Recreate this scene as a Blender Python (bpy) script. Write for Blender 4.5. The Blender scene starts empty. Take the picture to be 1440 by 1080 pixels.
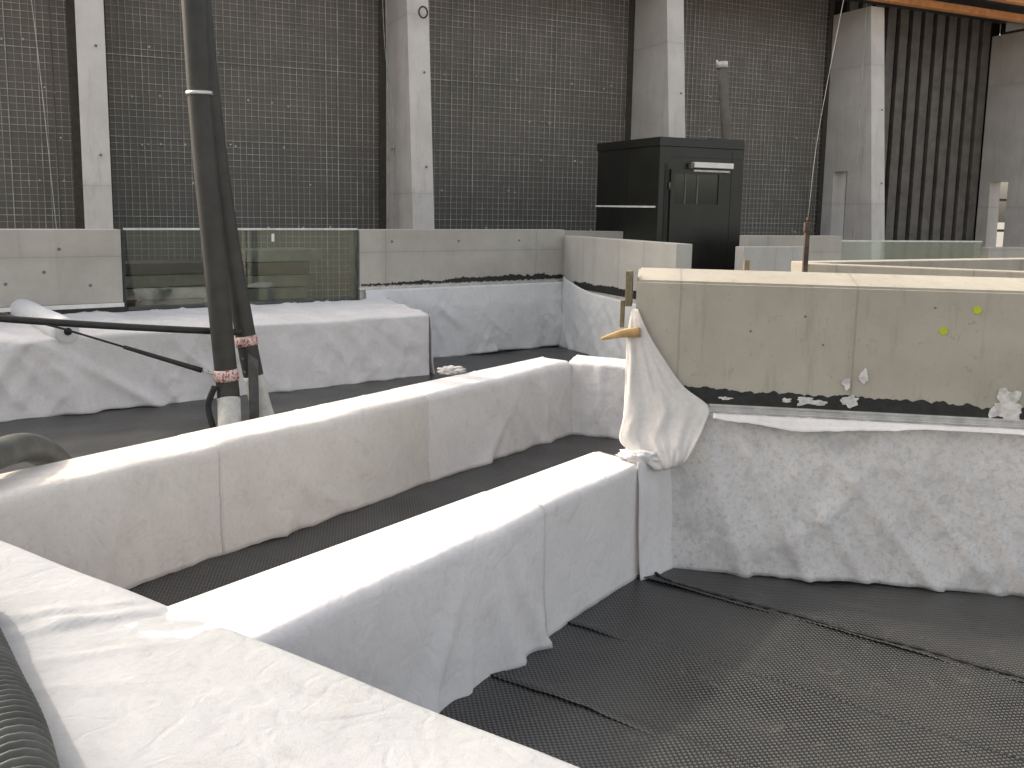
import bpy, bmesh, math, random
from mathutils import Vector, Matrix, noise
R = math.radians
random.seed(7)
SC = bpy.context.scene
COL = SC.collection

# ---------------------------------------------------------------- camera, sky, sun, exposure
cam_d = bpy.data.cameras.new('camera'); cam = bpy.data.objects.new('camera', cam_d); COL.objects.link(cam)
F_PX, CX, CY, HOR, ROLL, CAM_H = 1290., 720., 470., 292., 1.0, 2.0
cam_d.sensor_fit = 'HORIZONTAL'; cam_d.sensor_width = 36.0; cam_d.lens = 36.0 * F_PX / 1440.
cam_d.shift_y = (CY - 540.) / 1440.
cam_d.clip_start = 0.05; cam_d.clip_end = 3000
pitch = math.atan((CY - HOR) / F_PX)
cam.matrix_world = Matrix.Translation((0, 0, CAM_H)) @ Matrix.Rotation(R(90) - pitch, 4, 'X') @ Matrix.Rotation(R(ROLL), 4, 'Z')
SC.camera = cam

TO_SUN = Vector((-1.285, 0.642, 1.03)).normalized()
SUN_EL = math.asin(TO_SUN.z); SUN_AZ = math.atan2(TO_SUN.x, TO_SUN.y)
w = bpy.data.worlds.new('World'); SC.world = w; w.use_nodes = True
nt = w.node_tree; bg = nt.nodes['Background']
sky = nt.nodes.new('ShaderNodeTexSky'); sky.sky_type = 'NISHITA'; sky.sun_disc = False
sky.sun_elevation = SUN_EL; sky.sun_rotation = SUN_AZ % (2 * math.pi)
sky.dust_density = 4.0; sky.air_density = 1.0; sky.ozone_density = 0.6
hs = nt.nodes.new('ShaderNodeHueSaturation'); hs.inputs['Saturation'].default_value = .5
nt.links.new(sky.outputs[0], hs.inputs['Color']); nt.links.new(hs.outputs[0], bg.inputs[0]); bg.inputs[1].default_value = 0.15
sd = bpy.data.lights.new('sun', 'SUN'); sd.energy = 1.1; sd.angle = R(1.5); sd.color = (1.0, 0.985, 0.975)
so = bpy.data.objects.new('sun', sd); COL.objects.link(so)
so.rotation_euler = (-TO_SUN).to_track_quat('-Z', 'Y').to_euler()
SC.view_settings.view_transform = 'Standard'; SC.view_settings.look = 'None'
SC.view_settings.exposure = 1.2; SC.view_settings.gamma = 1.0
SC.view_settings.use_white_balance = True; SC.view_settings.white_balance_temperature = 7350; SC.view_settings.white_balance_tint = 10

# ---------------------------------------------------------------- node helpers and materials
class NT:
    def __init__(s, name):
        s.m = bpy.data.materials.new(name); s.m.use_nodes = True
        s.t = s.m.node_tree; s.b = s.t.nodes['Principled BSDF']
        s.tc = s.t.nodes.new('ShaderNodeTexCoord')
    def n(s, kind, **kw):
        x = s.t.nodes.new(kind)
        for k, v in kw.items(): setattr(x, k, v)
        return x
    def link(s, a, b): s.t.links.new(a, b)
    def put(s, sock, v):
        if isinstance(v, (int, float)): sock.default_value = v
        elif isinstance(v, tuple): sock.default_value = v if len(v) == 4 or sock.type == 'VECTOR' else v + (1,)
        else: s.link(v, sock)
    def math(s, op, a, b=0.0, c=None, clamp=False):
        x = s.n('ShaderNodeMath', operation=op, use_clamp=clamp)
        s.put(x.inputs[0], a); s.put(x.inputs[1], b)
        if c is not None: s.put(x.inputs[2], c)
        return x.outputs[0]
    def mapped(s, scale=(1, 1, 1), rot=(0, 0, 0), loc=(0, 0, 0), src='Object'):
        x = s.n('ShaderNodeMapping'); s.link(s.tc.outputs[src], x.inputs[0])
        x.inputs['Scale'].default_value = scale; x.inputs['Rotation'].default_value = rot; x.inputs['Location'].default_value = loc
        return x.outputs[0]
    def noise(s, scale, detail=4, rough=0.55, vec=None, dist=0.0):
        x = s.n('ShaderNodeTexNoise'); x.inputs['Scale'].default_value = scale
        x.inputs['Detail'].default_value = detail; x.inputs['Roughness'].default_value = rough; x.inputs['Distortion'].default_value = dist
        s.link(vec if vec is not None else s.tc.outputs['Object'], x.inputs['Vector'])
        return x.outputs['Fac']
    def ramp(s, fac, lo, hi, smooth=True):
        x = s.n('ShaderNodeMapRange', interpolation_type='SMOOTHSTEP' if smooth else 'LINEAR')
        s.put(x.inputs[0], fac); x.inputs[1].default_value = lo; x.inputs[2].default_value = hi
        return x.outputs[0]
    def mix(s, fac, a, b, mode='MIX'):
        x = s.n('ShaderNodeMix', data_type='RGBA', blend_type=mode)
        s.put(x.inputs[0], fac); s.put(x.inputs[6], a); s.put(x.inputs[7], b)
        return x.outputs[2]
    def bump(s, h, strength=0.3, dist=0.01, prev=None):
        x = s.n('ShaderNodeBump'); x.inputs['Strength'].default_value = strength; x.inputs['Distance'].default_value = dist
        s.put(x.inputs['Height'], h)
        if prev is not None: s.link(prev, x.inputs['Normal'])
        return x.outputs[0]
    def xyz(s, src='Object'):
        x = s.n('ShaderNodeSeparateXYZ'); s.link(s.tc.outputs[src], x.inputs[0]); return x.outputs
    def fin(s, col, rough=0.7, nor=None, metal=0.0, spec=None):
        s.put(s.b.inputs['Base Color'], col); s.put(s.b.inputs['Roughness'], rough); s.b.inputs['Metallic'].default_value = metal
        if nor is not None: s.link(nor, s.b.inputs['Normal'])
        if spec is not None: s.b.inputs['Specular IOR Level'].default_value = spec
        return s.m

def fleece(name, a, b, stain, stain_lo=0.52, stain_hi=0.75, mottle=.35, crease=.16):
    n = NT(name)
    c = n.mix(n.ramp(n.noise(2.1, 5, 0.6), 0.35, 0.7), a, b)
    c = n.mix(n.math('MULTIPLY', n.ramp(n.noise(5.5, 7, 0.72, dist=0.6), stain_lo, stain_hi), 0.6), c, stain)
    c = n.mix(n.math('MULTIPLY', n.ramp(n.noise(38, 5, 0.75), 0.46, 0.70), mottle), c, stain)
    sp = n.ramp(n.noise(95, 3, 0.7), 0.60, 0.74)
    c = n.mix(n.math('MULTIPLY', sp, mottle), c, stain)
    def ridged(sc, vec=None, dist=.4):
        return n.ramp(n.math('ABSOLUTE', n.math('SUBTRACT', n.noise(sc, 2, .5, vec=vec, dist=dist), .5)), 0.0, .045)
    nb = n.bump(n.noise(150, 4, 0.75), 0.45, 0.004)
    nb = n.bump(n.noise(26, 4, 0.65), 0.35, 0.008, nb)
    nb = n.bump(n.math('MULTIPLY', ridged(2.6), ridged(4.4, n.mapped((1, 1, .6), (0, 0, .7)))), crease, 0.010, nb)
    return n.fin(c, 0.92, nb, spec=0.15)

def concrete(name, base, dark, joints=(), hjoints=(), scale=1.0, stain=0.5):
    n = NT(name)
    c = n.mix(n.ramp(n.noise(1.6 * scale, 6, 0.62), 0.3, 0.72), base, dark)
    c = n.mix(n.math('MULTIPLY', n.ramp(n.noise(1.0, 6, 0.7, vec=n.mapped((9 * scale, 9 * scale, 1.2))), 0.52, 0.72), stain * 0.6), c, tuple(v * 0.62 for v in dark))
    c = n.mix(n.math('MULTIPLY', n.ramp(n.noise(16 * scale, 6, 0.75, dist=1.2), 0.58, 0.74), stain), c, tuple(v * 0.6 for v in dark))
    c = n.mix(n.math('MULTIPLY', n.ramp(n.noise(60, 2, 0.5), 0.70, 0.78), 0.6), c, tuple(v * 0.45 for v in dark))
    X = n.xyz(); g = None
    wob = n.math('MULTIPLY', n.math('SUBTRACT', n.noise(6, 3), 0.5), 0.012)
    for ax, js in ((0, joints), (2, hjoints)):
        for j in js:
            d = n.math('ABSOLUTE', n.math('ADD', n.math('SUBTRACT', X[ax], j), wob))
            k = n.math('SUBTRACT', 1.0, n.ramp(d, 0.002, 0.011))
            k2 = n.math('MULTIPLY', n.math('SUBTRACT', 1.0, n.ramp(d, 0.0, 0.09)), 0.25)
            k = n.math('MAXIMUM', k, k2)
            g = k if g is None else n.math('MAXIMUM', g, k)
    if g is not None: c = n.mix(n.math('MULTIPLY', g, 0.38), c, tuple(v * 0.45 for v in dark))
    nb = n.bump(n.noise(45 * scale, 6, 0.7), 0.25, 0.006)
    nb = n.bump(n.noise(4, 4), 0.25, 0.02, nb)
    return n.fin(c, 0.85, nb, spec=0.25)

def plain(name, col, rough=0.6, metal=0.0, var=0.25, scale=8.0, bump=0.1, spec=None):
    n = NT(name)
    c = n.mix(n.ramp(n.noise(scale, 5, 0.65), 0.3, 0.7), tuple(v * (1 - var) for v in col), tuple(min(1, v * (1 + var)) for v in col))
    return n.fin(c, rough, n.bump(n.noise(scale * 9, 4), bump, 0.004), metal, spec)

M = {}
M['fleece'] = fleece('white_fleece', (.80, .775, .77), (.74, .715, .71), (.60, .575, .57))
M['fleece_ledge'] = fleece('dimmed_stained_fleece', (.44, .45, .465), (.405, .415, .425), (.33, .33, .33), .50, .72, .30, .14)  # base colour lowered so the sunlit ledge stays unclipped; stains are its own
M['fleece_warm'] = fleece('cream_fleece', (.71, .675, .64), (.65, .615, .58), (.52, .49, .455))
M['fleece_grey'] = fleece('dusty_fleece', (.74, .715, .70), (.66, .635, .62), (.42, .41, .40), 0.46, 0.70, .6)
M['fleece_cool'] = fleece('clean_fleece', (.76, .765, .77), (.69, .695, .70), (.54, .54, .545))
M['wall_near'] = concrete('smeared_concrete', (.46, .425, .36), (.37, .34, .285), joints=(0.24, 1.16, 2.6), stain=.8)
M['wall_pale'] = concrete('pale_concrete', (.50, .475, .43), (.41, .385, .345), joints=(0.36, 2.75, -2.2, -4.1), hjoints=(1.42,), stain=.35)
M['wall_board'] = concrete('board_marked_concrete', (.52, .51, .48), (.43, .42, .395), joints=(.55, .85, 1.5, 2.1), stain=.3)
M['column'] = concrete('column_concrete', (.70, .665, .635), (.58, .55, .52), hjoints=(2.2, 5.0), scale=.7, stain=.55)
M['slab'] = concrete('slab_concrete', (.34, .32, .29), (.26, .245, .22), scale=.5)
M['hole'] = plain('tie_hole_shadow', (.16, .15, .135), .9)
M['bitumen'] = plain('black_bitumen', (.016, .016, .016), .5, var=.5, scale=20, bump=.5)
M['filler'] = plain('white_filler', (.60, .58, .56), .9, scale=25)
M['dot'] = plain('yellow_green_paint', (.46, .55, .02), .6, var=.1)
M['alu'] = plain('aluminium', (.62, .62, .61), .38, .7, var=.15, scale=12)
M['rubber'] = plain('black_foam_sleeve', (.022, .022, .021), .62, var=.3, scale=6, bump=.25)
M['pipe'] = plain('pole_foam', (.034, .033, .029), .55, var=.25, scale=5, bump=.2)
M['sleeve'] = plain('pale_sleeve', (.56, .55, .51), .75, var=.15, scale=10)
M['steel'] = plain('grey_steel', (.10, .105, .105), .5, .3)
M['rust'] = plain('rusty_steel', (.085, .06, .045), .85, var=.4, scale=20)
M['cable'] = plain('pale_cable', (.42, .42, .40), .6)
M['dcable'] = plain('dark_strap', (.025, .025, .026), .8)
M['cabin'] = plain('black_paint', (.011, .0115, .0095), .34, var=.35, scale=2.0, bump=.05)
M['cabin_dark'] = plain('black_recess', (.006, .006, .006), .6)
M['white'] = plain('white_enamel', (.78, .77, .73), .5, var=.08)
M['timber'] = plain('raw_timber', (.50, .32, .14), .75, var=.25, scale=14)
M['stake'] = plain('weathered_stake', (.30, .22, .15), .8)
M['mould'] = plain('stained_timber', (.17, .145, .085), .85, var=.35, scale=14)
M['orange'] = plain('orange_glulam', (.95, .38, .15), .6, var=.2, scale=6)
M['orange_dark'] = plain('brown_soffit', (.16, .085, .055), .7, var=.3, scale=6)
M['deck'] = plain('dark_roof_deck', (.06, .06, .065), .7)
M['rib_gap'] = plain('dark_gap', (.008, .009, .009), .9)
M['board'] = plain('reflection_panel', (.15, .155, .13), .7, var=.3, scale=4)
M['hose'] = plain('grey_green_hose', (.095, .097, .086), .55, var=.3, scale=7, bump=.15)
M['edge'] = plain('brown_edge_post', (.055, .05, .043), .7)
M['dark_seal'] = plain('dark_sealant', (.03, .03, .032), .6)

def mat_dimple():
    n = NT('black_dimple_mat')
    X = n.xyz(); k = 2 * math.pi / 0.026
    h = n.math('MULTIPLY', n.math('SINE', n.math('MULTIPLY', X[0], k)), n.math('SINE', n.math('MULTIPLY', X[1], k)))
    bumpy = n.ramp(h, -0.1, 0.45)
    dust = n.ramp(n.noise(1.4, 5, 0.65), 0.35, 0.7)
    c = n.mix(bumpy, (.006, .0065, .0065), (.118, .119, .117))  # gaps coloured near black and tops pale to deepen the dimple shading
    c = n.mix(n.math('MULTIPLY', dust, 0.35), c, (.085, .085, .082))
    c = n.mix(n.math('MULTIPLY', n.ramp(n.noise(9, 6, .75, dist=.8), .56, .72), .4), c, (.17, .16, .14))
    nb = n.bump(bumpy, 1.0, 0.008)
    nb = n.bump(n.noise(5, 4), 0.25, 0.02, nb)
    return n.fin(c, 0.34, nb, spec=0.6)
M['dimple'] = mat_dimple()

def mat_panel():
    n = NT('brown_board_panel')
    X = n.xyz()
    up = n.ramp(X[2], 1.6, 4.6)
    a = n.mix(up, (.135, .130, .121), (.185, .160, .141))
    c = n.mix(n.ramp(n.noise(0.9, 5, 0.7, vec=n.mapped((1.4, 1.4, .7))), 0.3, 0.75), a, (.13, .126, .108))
    c = n.mix(n.math('MULTIPLY', n.ramp(n.noise(1, 4, .6, vec=n.mapped((14, 14, 1.0))), .5, .75), .45), c, (.14, .128, .115))
    return n.fin(c, n.math('ADD', n.math('MULTIPLY', n.noise(2, 4), .3), .5), n.bump(n.noise(20, 4), .2, .004), spec=.5)
M['panel'] = mat_panel()
M['wire'] = plain('galvanised_wire', (.42, .40, .37), .6, .0, var=.35, scale=3)
M['batten'] = plain('weathered_batten', (.135, .122, .11), .7, var=.25, scale=3)

def mat_tape():
    n = NT('red_white_tape'); X = n.xyz()
    v = n.n('ShaderNodeTexVoronoi'); v.inputs['Scale'].default_value = 26
    n.link(n.tc.outputs['Object'], v.inputs[0])
    c = n.mix(n.ramp(n.noise(38, 1, .4, dist=1.5), .50, .56), (.70, .62, .58), (.50, .07, .06))
    return n.fin(c, .5)
M['tape'] = mat_tape()

def mat_glass():
    n = NT('green_tinted_glass'); t = n.t
    t.nodes.remove(n.b)
    out = t.nodes['Material Output']
    tr = n.n('ShaderNodeBsdfTransparent'); tr.inputs[0].default_value = (.86, .905, .89, 1)
    gl = n.n('ShaderNodeBsdfGlossy'); gl.inputs[0].default_value = (.9, .95, .92, 1); gl.inputs['Roughness'].default_value = .02
    fr = n.n('ShaderNodeFresnel'); fr.inputs[0].default_value = 1.5
    mx = n.n('ShaderNodeMixShader')
    n.link(n.math('MULTIPLY_ADD', fr.outputs[0], .8, .03), mx.inputs[0]); n.link(tr.outputs[0], mx.inputs[1]); n.link(gl.outputs[0], mx.inputs[2])
    n.link(mx.outputs[0], out.inputs[0])
    return n.m
M['glass'] = mat_glass()

# ---------------------------------------------------------------- geometry helpers
def tag(o, label=None, cat=None, group=None, kind=None):
    if label: o['label'] = label
    if cat: o['category'] = cat
    if group: o['group'] = group
    if kind: o['kind'] = kind
    return o

def empty(name, loc, rz=0.0, **kw):
    o = bpy.data.objects.new(name, None); COL.objects.link(o); o.location = loc; o.rotation_euler = (0, 0, rz)
    o.empty_display_size = .1
    return tag(o, **kw)

def link(name, bm, mats, parent=None, smooth=False, loc=None, rz=None):
    me = bpy.data.meshes.new(name)
    bmesh.ops.recalc_face_normals(bm, faces=bm.faces[:]) if not smooth else None
    bm.to_mesh(me); bm.free()
    for m in (mats if isinstance(mats, (list, tuple)) else [mats]): me.materials.append(M[m])
    if smooth:
        for p in me.polygons: p.use_smooth = True
    o = bpy.data.objects.new(name, me); COL.objects.link(o)
    if parent: o.parent = parent
    if loc is not None: o.location = loc
    if rz is not None: o.rotation_euler = (0, 0, rz)
    return o

def box(bm, x0, x1, y0, y1, z0, z1, mi=0, bev=0.0):
    vs = [bm.verts.new(p) for p in ((x0, y0, z0), (x1, y0, z0), (x1, y1, z0), (x0, y1, z0), (x0, y0, z1), (x1, y0, z1), (x1, y1, z1), (x0, y1, z1))]
    fs = [bm.faces.new([vs[i] for i in f]) for f in ((3, 2, 1, 0), (4, 5, 6, 7), (0, 1, 5, 4), (1, 2, 6, 5), (2, 3, 7, 6), (3, 0, 4, 7))]
    for f in fs: f.material_index = mi
    if bev:
        es = list({e for f in fs for e in f.edges})
        bmesh.ops.bevel(bm, geom=es, offset=bev, segments=2, affect='EDGES', profile=.6)

def prism(bm, poly, z0, z1, mi=0, ztop=None):
    """vertical prism over an xy polygon (ccw); ztop = per-vertex top heights"""
    n = len(poly)
    b = [bm.verts.new((p[0], p[1], z0)) for p in poly]
    t = [bm.verts.new((p[0], p[1], ztop[i] if ztop else z1)) for i, p in enumerate(poly)]
    fs = [bm.faces.new(b[::-1]), bm.faces.new(t)]
    for i in range(n): fs.append(bm.faces.new([b[i], b[(i + 1) % n], t[(i + 1) % n], t[i]]))
    for f in fs: f.material_index = mi

def disc(bm, c, ax, r, mi=0, seg=10, thick=.003, irr=0.0):
    """small disc facing along ax, a few mm thick"""
    ax = Vector(ax).normalized(); u = ax.orthogonal().normalized(); v = ax.cross(u)
    c = Vector(c); rr = [r * (1 + irr * random.uniform(-1, 1)) for _ in range(seg)]
    ring = [[bm.verts.new(c + ax * d + (u * math.cos(a * 2 * math.pi / seg) + v * math.sin(a * 2 * math.pi / seg)) * rr[a]) for a in range(seg)] for d in (0, thick)]
    f = bm.faces.new(ring[1]); f.material_index = mi
    for a in range(seg):
        f = bm.faces.new([ring[0][a], ring[0][(a + 1) % seg], ring[1][(a + 1) % seg], ring[1][a]]); f.material_index = mi

def spline(pts, n):
    P = [Vector(p) for p in pts]; out = []
    Q = [P[0] * 2 - P[1]] + P + [P[-1] * 2 - P[-2]]
    for i in range(1, len(Q) - 2):
        for k in range(n):
            t = k / n; a, b, c, d = Q[i - 1], Q[i], Q[i + 1], Q[i + 2]
            out.append(.5 * ((2 * b) + (c - a) * t + (2 * a - 5 * b + 4 * c - d) * t * t + (3 * b - a - 3 * c + d) * t ** 3))
    out.append(P[-1]); return out

def tube(bm, pts, r, seg=12, mi=0, caps=True):
    P = [Vector(p) for p in pts]; n = len(P); rings = []
    up = None
    for i in range(n):
        d = (P[min(i + 1, n - 1)] - P[max(i - 1, 0)]).normalized()
        if up is None: up = d.orthogonal().normalized()
        up = (up - d * up.dot(d)).normalized(); sdv = d.cross(up)
        ri = r(i, n) if callable(r) else r
        rings.append([bm.verts.new(P[i] + (up * math.cos(a * 2 * math.pi / seg) + sdv * math.sin(a * 2 * math.pi / seg)) * ri) for a in range(seg)])
    for i in range(n - 1):
        for a in range(seg):
            f = bm.faces.new([rings[i][a], rings[i][(a + 1) % seg], rings[i + 1][(a + 1) % seg], rings[i + 1][a]]); f.material_index = mi; f.smooth = True
    if caps:
        f = bm.faces.new(rings[0][::-1]); f.material_index = mi
        f = bm.faces.new(rings[-1]); f.material_index = mi

def grid(name, nu, nv, fn, mat, parent=None, thick=0.004):
    bm = bmesh.new()
    vs = [[bm.verts.new(fn(i / nu, j / nv)) for j in range(nv + 1)] for i in range(nu + 1)]
    for i in range(nu):
        for j in range(nv):
            bm.faces.new([vs[i][j], vs[i + 1][j], vs[i + 1][j + 1], vs[i][j + 1]])
    o = link(name, bm, mat, parent, smooth=True)
    if thick:
        s = o.modifiers.new('thickness', 'SOLIDIFY'); s.thickness = thick; s.offset = -1
    return o

def N(x, y, z=0.0): return noise.noise(Vector((x, y, z)))
def wrinkle(u, z, h, seed, shear=.6, amp=1.0):
    """folds of a cloth face; u along it, z up, h its height: long soft folds that lean by shear, plus a hem ripple"""
    low = max(0.0, 1 - z / h)
    k = 1 / math.sqrt(1 + shear * shear)
    q = (u + shear * z) * k; p = (z - shear * u) * k
    wv = .16 * N(u * 1.1, z * 1.3, seed + 3)
    a = N(u * .9 + seed, z * .8, seed) * .022
    c1 = N((q + wv) * 3.1, p * .75, seed + 9)
    c2 = N((q - wv) * 6.5, p * 1.1, seed + 21)
    msk = .25 + 1.5 * max(0, N(u * 1.3, z * 1.2, seed + 40) + .25)
    r = (max(0, 1 - abs(c1) * 2.6) ** 2 * .020 + c2 * .008 * (.3 + low)) * msk
    qx = (u - .8 * shear * z) * k
    r += max(0, 1 - abs(N(qx * 4.2 + 7, z * .8, seed + 55)) * 3.2) ** 3 * .010 * msk
    f = max(0, 1 - abs(N(u * 5 + wv * 3, z * 4.5, seed + 70)) * 4) ** 2 * .0055 * msk + N(u * 11, z * 9, seed) * .0018 + N(u * 27, z * 23, seed) * .0010
    hem = N(u * 4.0, seed, 2.0) * .020 * low ** 1.5
    return amp * (a + r * (.4 + .6 * low) + f + hem)

def drape(name, fl, fr, br, bl, h, mat, seed, label, cat='fleece cover', group=None, hb=None, shear=.6, amp=1.0, u0=0., u1=1., ridges=(), lift=.0, rad=.040, backz=0.0, hemamp=.014, step=.03, topamp=1.0, creases=(), fade=False):
    """fleece sheet laid over a low wall: front face, rounded edges, top, back face. ridges: (u_top, u_bottom, amp_top, amp_bottom, width) in metres"""
    fl, fr, br, bl = [Vector((p[0], p[1], 0)) for p in (fl, fr, br, bl)]
    hb = h if hb is None else hb
    L = (fr - fl).length; nrm_f = Vector(((fr - fl).y, -(fr - fl).x, 0)).normalized()
    if nrm_f.dot(fl - bl) < 0: nrm_f = -nrm_f
    W = ((bl - fl).length + (br - fr).length) / 2
    prof = []   # (kind, t)
    nf = max(8, int(h / step)); nt_ = max(5, int(W / step)); nb = max(4, int((hb - backz) / .08))
    for i in range(nf): prof.append(('f', i / nf))
    for i in range(5): prof.append(('c', i / 5))
    for i in range(nt_): prof.append(('t', i / nt_))
    for i in range(4): prof.append(('d', i / 4))
    for i in range(nb + 1): prof.append(('b', i / nb))
    nv = len(prof) - 1
    nu = max(8, int(L * (u1 - u0) / step))
    def fn(a, b):
        u = u0 + (u1 - u0) * a; um = u * L
        k, t = prof[int(round(b * nv))]
        fe = min(1, (1 - u) * L / .2 + .02) if fade else 1
        Fp = fl.lerp(fr, u); Bp = bl.lerp(br, u); ac = (Bp - Fp); aw = ac.length; ac = ac / aw
        hem = .006 + hemamp * (.5 + N(um * 1.7, seed, 4.4)) * .7 + .007 * N(um * 7, seed, 1.1) + .004 * N(um * 25, seed, 1.1)
        hem = max(.004, hem)
        edge_dip = .012 * N(um * 2.2, seed, 8.0)
        def ridge(z):
            s = 0
            for (ut, ub, at, ab, wd) in ridges:
                q = z / h; c = ub + (ut - ub) * q; am = ab + (at - ab) * q
                d = (um - c) / wd
                s += am * math.exp(-d * d) if d < 0 else am * math.exp(-d * d * 5)
            return s
        if k == 'f':
            z = hem + (h - rad - hem) * t
            o = (wrinkle(um, z, h, seed, shear, amp) + ridge(z)) * fe + lift + .02 * (1 - t) ** 4
            return Fp + nrm_f * o + Vector((0, 0, z))
        if k == 'c':
            q = t * math.pi / 2
            o = ((wrinkle(um, h - rad, h, seed, shear, amp) + ridge(h)) * fe + lift) * (1 - t)
            return Fp + nrm_f * o + ac * (rad * (1 - math.cos(q))) + Vector((0, 0, h - rad + rad * math.sin(q) + lift * t + edge_dip * t))
        if k == 't':
            y = rad + (aw - 2 * rad) * t
            z = h + (hb - h) * t + lift + edge_dip * (1 - t) + topamp * (N(um * 2.5, y * 3, seed + 2) * .008 + max(0, 1 - abs(N((um + y) * 3, y * 2.2, seed + 31)) * 2.4) ** 4 * .011 * min(1, 4 * t) + N(um * 11, y * 11, seed) * .003)
            P_ = Fp + ac * y
            for (ax_, ay_, bx_, by_, am, wd) in creases:
                dx, dy = bx_ - ax_, by_ - ay_; l2 = dx * dx + dy * dy
                tt = ((P_.x - ax_) * dx + (P_.y - ay_) * dy) / l2
                dd = ((P_.x - ax_) * dy - (P_.y - ay_) * dx) / math.sqrt(l2) + .03 * N(tt * 3, seed, 12)
                en = max(0, min(1, min(tt, 1 - tt) * 6)) if 0 < tt < 1 else 0
                q = dd / wd
                z += am * en * (math.exp(-q * q) if q < 0 else math.exp(-q * q * 9)) * (.75 + .6 * N(tt * 5, seed, 3))
            return P_ + Vector((0, 0, z))
        if k == 'd':
            q = t * math.pi / 2
            return Fp + ac * (aw - rad + rad * math.sin(q) + lift * t) + Vector((0, 0, hb - rad + rad * math.cos(q) + lift * (1 - t)))
        z = (hb - rad) * (1 - t) + backz * t
        return Bp + ac * (lift + .01 * N(um * 3, z * 3, seed)) + Vector((0, 0, z))
    o = grid(name, nu, nv, fn, mat)
    return tag(o, label, cat, group)

# ================================================================ SETTING
bm = bmesh.new(); box(bm, -300, 300, -300, 300, -.6, -.03)
tag(link('ground', bm, 'slab'), kind='structure')

# ---------------------------------------------------------------- drainage mats on the floor
DW = Vector((.58, .815, 0))             # direction of the two low walls
NW = Vector((-.815, .58, 0))            # towards the back of them
ANG = math.atan2(DW.y, DW.x)
def mat_sheet(name, o, rz, x0, x1, y0, y1, seed, label, z=0.0, lipx=.0, amp=1.0):
    """local x along the sheet's length, y across; long edges lift a little"""
    nx = int((x1 - x0) / .04); ny = int((y1 - y0) / .04)
    def fn(a, b):
        x = x0 + (x1 - x0) * a; y = y0 + (y1 - y0) * b
        e = max(0, 1 - (y - y0) / .07)
        zz = z + amp * (.010 * N(x * 1.6, y * 2.4, seed) + .012 * max(0, N(x * .9 + 4, y * 1.6, seed + 7)) + .008 * N(x * 3.4, y * 1.1, seed + 3))
        zz += e * (.008 + .014 * max(0, N(x * 1.3, seed, 3)))
        yy = y + (.02 * N(x * 2.5, seed, 6) + .006 * N(x * 11, seed, 1)) * (1 if b == 0 else 0)
        return Vector((x, yy, zz))
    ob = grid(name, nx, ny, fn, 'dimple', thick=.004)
    ob.location = (o[0], o[1], .012); ob.rotation_euler = (0, 0, rz)
    return tag(ob, label, 'drainage mat', 'black dimpled drainage mats on the floor')
rz_mat = math.atan2(-NW.y, -NW.x)        # sheets in the near basin run away from the front low wall
org = NW * 2.21
for (t0, t1, sd_, lb, zz) in ((4.30, 5.75, 3.1, 'black mat strip along the foot of the big bare concrete wall, beyond the rope-like seam', .0),
                          (3.58, 4.37, 5.2, 'black dimpled mat strip just in front of the rope-like seam in the near basin', .006),
                          (2.95, 3.65, 8.4, 'black dimpled mat strip across the middle of the near basin, third from the big wall', .012),
                          (1.0, 3.02, 11.7, 'widest black dimpled mat at the bottom right corner of the photo beside the near ledge', .018)):
    # local x = -NW, local y = DW
    mat_sheet('drainage_mat', org, rz_mat, -.10, 5.2, t0, t1, sd_, lb, zz)
mat_sheet('drainage_mat', NW * 2.3, ANG, 1.0, 9.2, 0.1, 2.1, 14.2, 'black ribbed mat strip in the narrow channel between the two covered low walls', 0)
mat_sheet('drainage_mat', NW * 4.5, ANG, -1.5, 14.0, 0.0, 1.6, 17.2, 'black mat behind the rear low wall under the two black poles', .0, amp=1.3)
mat_sheet('drainage_mat', NW * 4.5, ANG, -1.5, 14.0, 1.5, 5.5, 19.2, 'black mat running to the foot of the covered block and the far wall', .008, amp=1.3)

# rope-like upturned seam edge
bm = bmesh.new()
pts = []
S0 = org + DW * 4.33
for i in range(150):
    x = -.02 + i * .03
    p = S0 - NW * x + DW * (.02 * N(x * 2.5, 5.2, 6)) + Vector((0, 0, .03 + .006 * N(x * 2, 3, 3)))
    if x < .25: p += DW * (.12 * (1 - x / .25) ** 2)
    pts.append(p)
tube(bm, pts, lambda i, n: .0065 + .003 * math.sin(i * 2.1) + .003 * N(i * .7, 2, 1), 7)
tag(link('seam_rope', bm, 'bitumen', smooth=True), 'thin black twisted cord lying along the mat seam in the near basin', 'cord')

# ---------------------------------------------------------------- covered low walls
H = .65
def line(c, t): return DW * t + NW * c
# rear low wall: front face at c=4.24, three sheets with their overlaps
G1 = 'white fleece sheets over the rear low wall'
a0, a1 = -.6, 6.86
def w1(u0, u1, seed, mat, label, **kw):
    drape('fleece_cover', line(4.24, a0), line(4.24, a1), line(4.60, a1), line(4.66, a0), H, mat, seed, label, u0=u0, u1=u1, **kw)
LW = a1 - a0
w1(0, .505, 1.3, 'fleece_warm', 'cream fleece sheet over the rear low wall at left, beneath the smooth hose', ridges=((3.2, 2.95, .0, .05, .10), (2.95, 2.85, .0, .02, .05)), shear=.5)
w1(.50, .745, 1.3, 'fleece_warm', 'cream fleece sheet over the middle of the rear low wall', lift=.004, shear=.5)
w1(.74, 1.0, 1.3, 'fleece', 'white creased fleece sheet at the right end of the rear low wall', lift=.007, shear=.5, ridges=((6.75, 6.2, .0, .035, .12), (7.0, 7.05, .015, .03, .05)))
# end wall closing the channel
ce = line(4.24, a1 - .03)
drape('fleece_cover', (ce.x, ce.y), (1.35, 7.72), (1.5, 8.05), (ce.x + .12, ce.y + .44), H + .004, 'fleece', 9.9, 'white fleece over the short cross wall closing the channel', amp=1.6, ridges=((.3, .33, .02, .03, .05),))
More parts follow.
